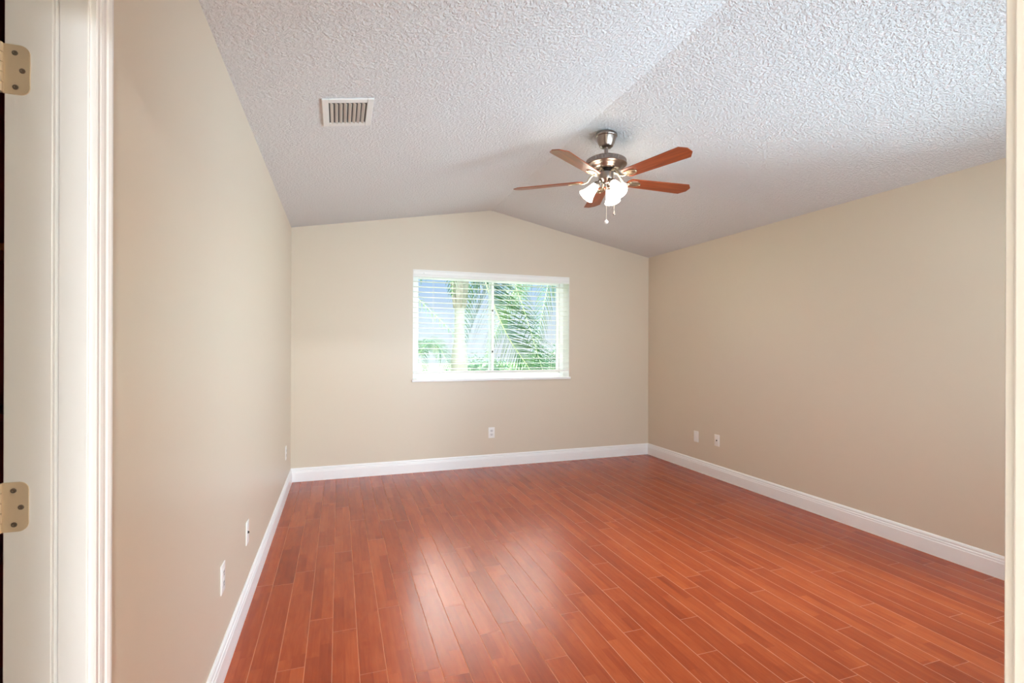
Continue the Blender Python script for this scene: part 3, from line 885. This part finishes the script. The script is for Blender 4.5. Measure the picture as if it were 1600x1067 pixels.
def frond_mesh(bm, bs, pts, width, n=60, droop=.5, side=(1, 1), lw=.016, seed=0, face=(0, .75, .66)):
    """pts: control points of the stalk (Catmull-like); leaflets on both sides"""
    rnd = random.Random(seed)
    P = [Vector(p_) for p_ in pts]
    def at(t):
        s = t * (len(P) - 1); i = min(int(s), len(P) - 2); f = s - i
        p0, p1, p2, p3 = P[max(i - 1, 0)], P[i], P[i + 1], P[min(i + 2, len(P) - 1)]
        return 0.5 * ((2 * p1) + (p2 - p0) * f + (2 * p0 - 5 * p1 + 4 * p2 - p3) * f * f + (3 * p1 - p0 - 3 * p2 + p3) * f ** 3)
    st = [at(i / 24) for i in range(25)]
    add_tube(bs, st, [.020 * (1 - .85 * i / 24) for i in range(25)], 6)
    for i in range(n):
        t = .06 + .93 * i / n
        p_ = at(t); d = (at(min(1, t + .02)) - at(max(0, t - .02))).normalized()
        up = Vector((0, 0, 1))
        sd = d.cross(Vector(face))
        if sd.length < .05: sd = Vector((1, 0, 0))
        sd.normalize()
        L_ = width * (sin(pi * min(1, t * .92 + .10)) ** .6) * rnd.uniform(.85, 1.1)
        for s, k_ in ((1, side[0]), (-1, side[1])):
            L2 = L_ * k_
            if L2 < .02: continue
            dir0 = (sd * s * .8 + d * .75 + Vector((rnd.uniform(-.12, .12), rnd.uniform(-.12, .12), rnd.uniform(-.05, .15)))).normalized()
            prev = None
            q = p_.copy(); dv = dir0.copy()
            nseg = 5
            for j in range(nseg + 1):
                w = lw * (1 - (j / nseg) ** 1.6) + .0015
                wn = dv.cross(up); 
                if wn.length < .05: wn = sd
                wn = (wn.normalized() * .8 + up * .4).normalized()
                a = bm.verts.new(q + wn * w); b = bm.verts.new(q - wn * w)
                if prev: bm.faces.new((prev[0], a, b, prev[1]))
                prev = (a, b)
                q = q + dv * (L2 / nseg)
                dv = (dv + Vector((0, 0, -droop * .5))).normalized()

def palm(name, base, label, r_low, r_top, z_bulge, z_top, fronds, leafmat, fiber=True, group=None):
    o = empty(name, base, label, 'palm tree', group)
    bx, by, bz = base
    bm = bmesh.new()
    prof = [(0, 0)]
    n = 26
    for i in range(n + 1):
        zz = (z_top - bz) * i / n
        wz = zz + bz
        r = r_low if wz < z_bulge else (r_top if wz > z_bulge + .35 else r_low + (r_top - r_low) * (wz - z_bulge) / .35)
        prof += [(r * .97, zz), (r * 1.03, zz + .03)]
    prof.append((0, prof[-1][1]))
    add_lathe(bm, prof, 20)
    link('trunk', bm, M['trunk'], o, True)
    if fiber:
        bm = bmesh.new()
        zz0 = z_top - bz - .75
        add_lathe(bm, [(0, zz0), (r_top * 1.1, zz0), (r_top * 1.5, zz0 + .2), (r_top * 1.65, zz0 + .45), (r_top * 1.5, zz0 + .8), (r_top * .8, zz0 + 1.05), (0, zz0 + 1.1)], 22, wave=lambda zq, k: .02 * sin(k * 2.3) + .01 * sin(k * 5.1 + zq * 9))
        link('crown_shaft', bm, M['fiber'], o, True)
    for i, (pts, wdt, nn, dr, side) in enumerate(fronds):
        bm = bmesh.new(); bs = bmesh.new()
        frond_mesh(bm, bs, pts, wdt, nn, dr, side, seed=i * 7 + 3)
        f = child('frond', bm, leafmat, o)
        bmesh.ops.transform(bs, matrix=Matrix.Translation(-o.location), verts=bs.verts[:])
        link('stalk', bs, M['rachis'], f, True)
    return o

def arch(c, az, L, rise, drop, hs=1.0):
    """generic drooping frond: list of points from the crown c"""
    out = []
    for i in range(6):
        t_ = i / 5
        out.append((c[0] + cos(az) * L * t_, c[1] + sin(az) * L * t_, c[2] + rise * sin(pi * min(1, t_ * 1.1)) * .9 - drop * t_ ** 2.2))
    return out

def foliage_tree(name, base, top, radius, label, n, seed, leafsize=.16):
    rnd = random.Random(seed)
    o = empty(name, base, label, 'tree', 'leafy trees beyond the palms')
    h = top - base[2]
    bm = bmesh.new()
    add_tube(bm, [(0, 0, 0), (.05, 0, h * .35), (-.03, .05, h * .7)], [.16, .12, .06], 10)
    for k in range(5):
        a = k * 1.3 + seed
        add_tube(bm, [(0, 0, h * .4), (cos(a) * radius * .4, sin(a) * radius * .4, h * .6), (cos(a) * radius * .7, sin(a) * radius * .7, h * .78)], [.06, .04, .02], 6)
    link('trunk', bm, M['bark'], o, True)
    bm = bmesh.new()
    clumps = []
    for k in range(26):
        a = rnd.uniform(0, 2 * pi); rr = radius * sqrt(rnd.random()) * .85
        zz = h - radius * .35 - rnd.random() * radius * 1.3 * (1 - .3 * rr / radius) - (rr / radius) ** 2 * radius * .4
        clumps.append((Vector((cos(a) * rr, sin(a) * rr, zz)), radius * rnd.uniform(.22, .4)))
    for k in range(n):
        c, cr = rnd.choice(clumps)
        v = Vector((rnd.gauss(0, 1), rnd.gauss(0, 1), rnd.gauss(0, 1))).normalized() * cr * rnd.uniform(.6, 1.05)
        p_ = c + v
        u = Vector((rnd.gauss(0, 1), rnd.gauss(0, 1), rnd.gauss(0, 1))).normalized(); w = u.orthogonal().normalized()
        l_, wd = leafsize * rnd.uniform(.6, 1.2), leafsize * rnd.uniform(.25, .5)
        vs = [bm.verts.new(p_ + u * a_ * l_ + w * b_ * wd) for a_, b_ in ((-.5, 0), (-.1, .5), (.5, 0), (-.1, -.5))]
        bm.faces.new(vs)
    link('foliage', bm, M['leaf'], o)

PX, PY = 2.09, 9.0
cr = (PX, PY, 2.95)
fr = [
    # the big frond hanging across the right pane
    ([(2.15, 8.9, 3.0), (2.35, 8.6, 2.75), (2.52, 8.5, 2.19), (2.83, 8.4, 1.46), (3.24, 8.3, .83), (3.5, 8.25, .3)], 1.0, 110, .22, (1, 1)),
    # left arcs
    (arch(cr, 3.4, 2.2, .5, 1.5), .55, 55, .8, (1, 1)),
    (arch(cr, 2.6, 2.0, .2, 1.9), .55, 55, .8, (1, 1)),
    (arch(cr, 5.6, 1.6, .5, 2.1), .6, 55, .7, (1, 1)),
    (arch(cr, 1.3, 2.0, .7, 1.8), .7, 55, .7, (1, 1)),
    (arch(cr, 4.4, 1.4, .8, .9), .5, 40, .7, (1, 1)),
]
palm('palm_tree', (PX, PY, GZ), 'pale-trunked palm behind the left pane with a big green frond drooping across the right', .155, .095, 1.1, 2.75, fr, M['frond'])
c2 = (6.1, 12.5, 3.5)
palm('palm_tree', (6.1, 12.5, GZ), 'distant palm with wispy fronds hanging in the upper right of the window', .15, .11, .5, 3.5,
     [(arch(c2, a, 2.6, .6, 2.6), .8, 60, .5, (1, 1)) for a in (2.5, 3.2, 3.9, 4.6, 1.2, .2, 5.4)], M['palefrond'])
c3 = (2.3, 15.8, .95)
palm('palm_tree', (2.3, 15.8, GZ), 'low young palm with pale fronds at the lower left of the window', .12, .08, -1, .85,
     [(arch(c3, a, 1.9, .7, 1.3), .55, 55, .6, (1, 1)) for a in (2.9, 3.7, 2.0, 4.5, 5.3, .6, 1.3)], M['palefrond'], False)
c4 = (-1.1, 12.6, 2.95)
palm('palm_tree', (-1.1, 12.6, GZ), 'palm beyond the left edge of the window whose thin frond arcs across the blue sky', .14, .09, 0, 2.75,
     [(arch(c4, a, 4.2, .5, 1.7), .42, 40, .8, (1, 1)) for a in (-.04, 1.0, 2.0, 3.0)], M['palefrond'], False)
ft = [((0.7, 20.2, GZ), 1.25, 1.7, 'leafy tree at the far left of the view outside'),
      ((5.0, 19, GZ), 1.35, 1.7, 'rounded leafy tree right behind the pale palm trunk outside'),
      ((8.9, 20, GZ), 1.5, 1.8, 'leafy tree behind the drooping palm frond outside'),
      ((13.2, 22, GZ), 2.0, 2.0, 'leafy tree at the far right of the view outside')]
for i, (b, tp, rd, lb) in enumerate(ft):
    foliage_tree('leafy_tree', b, tp, rd, lb, 5200, 11 + i)
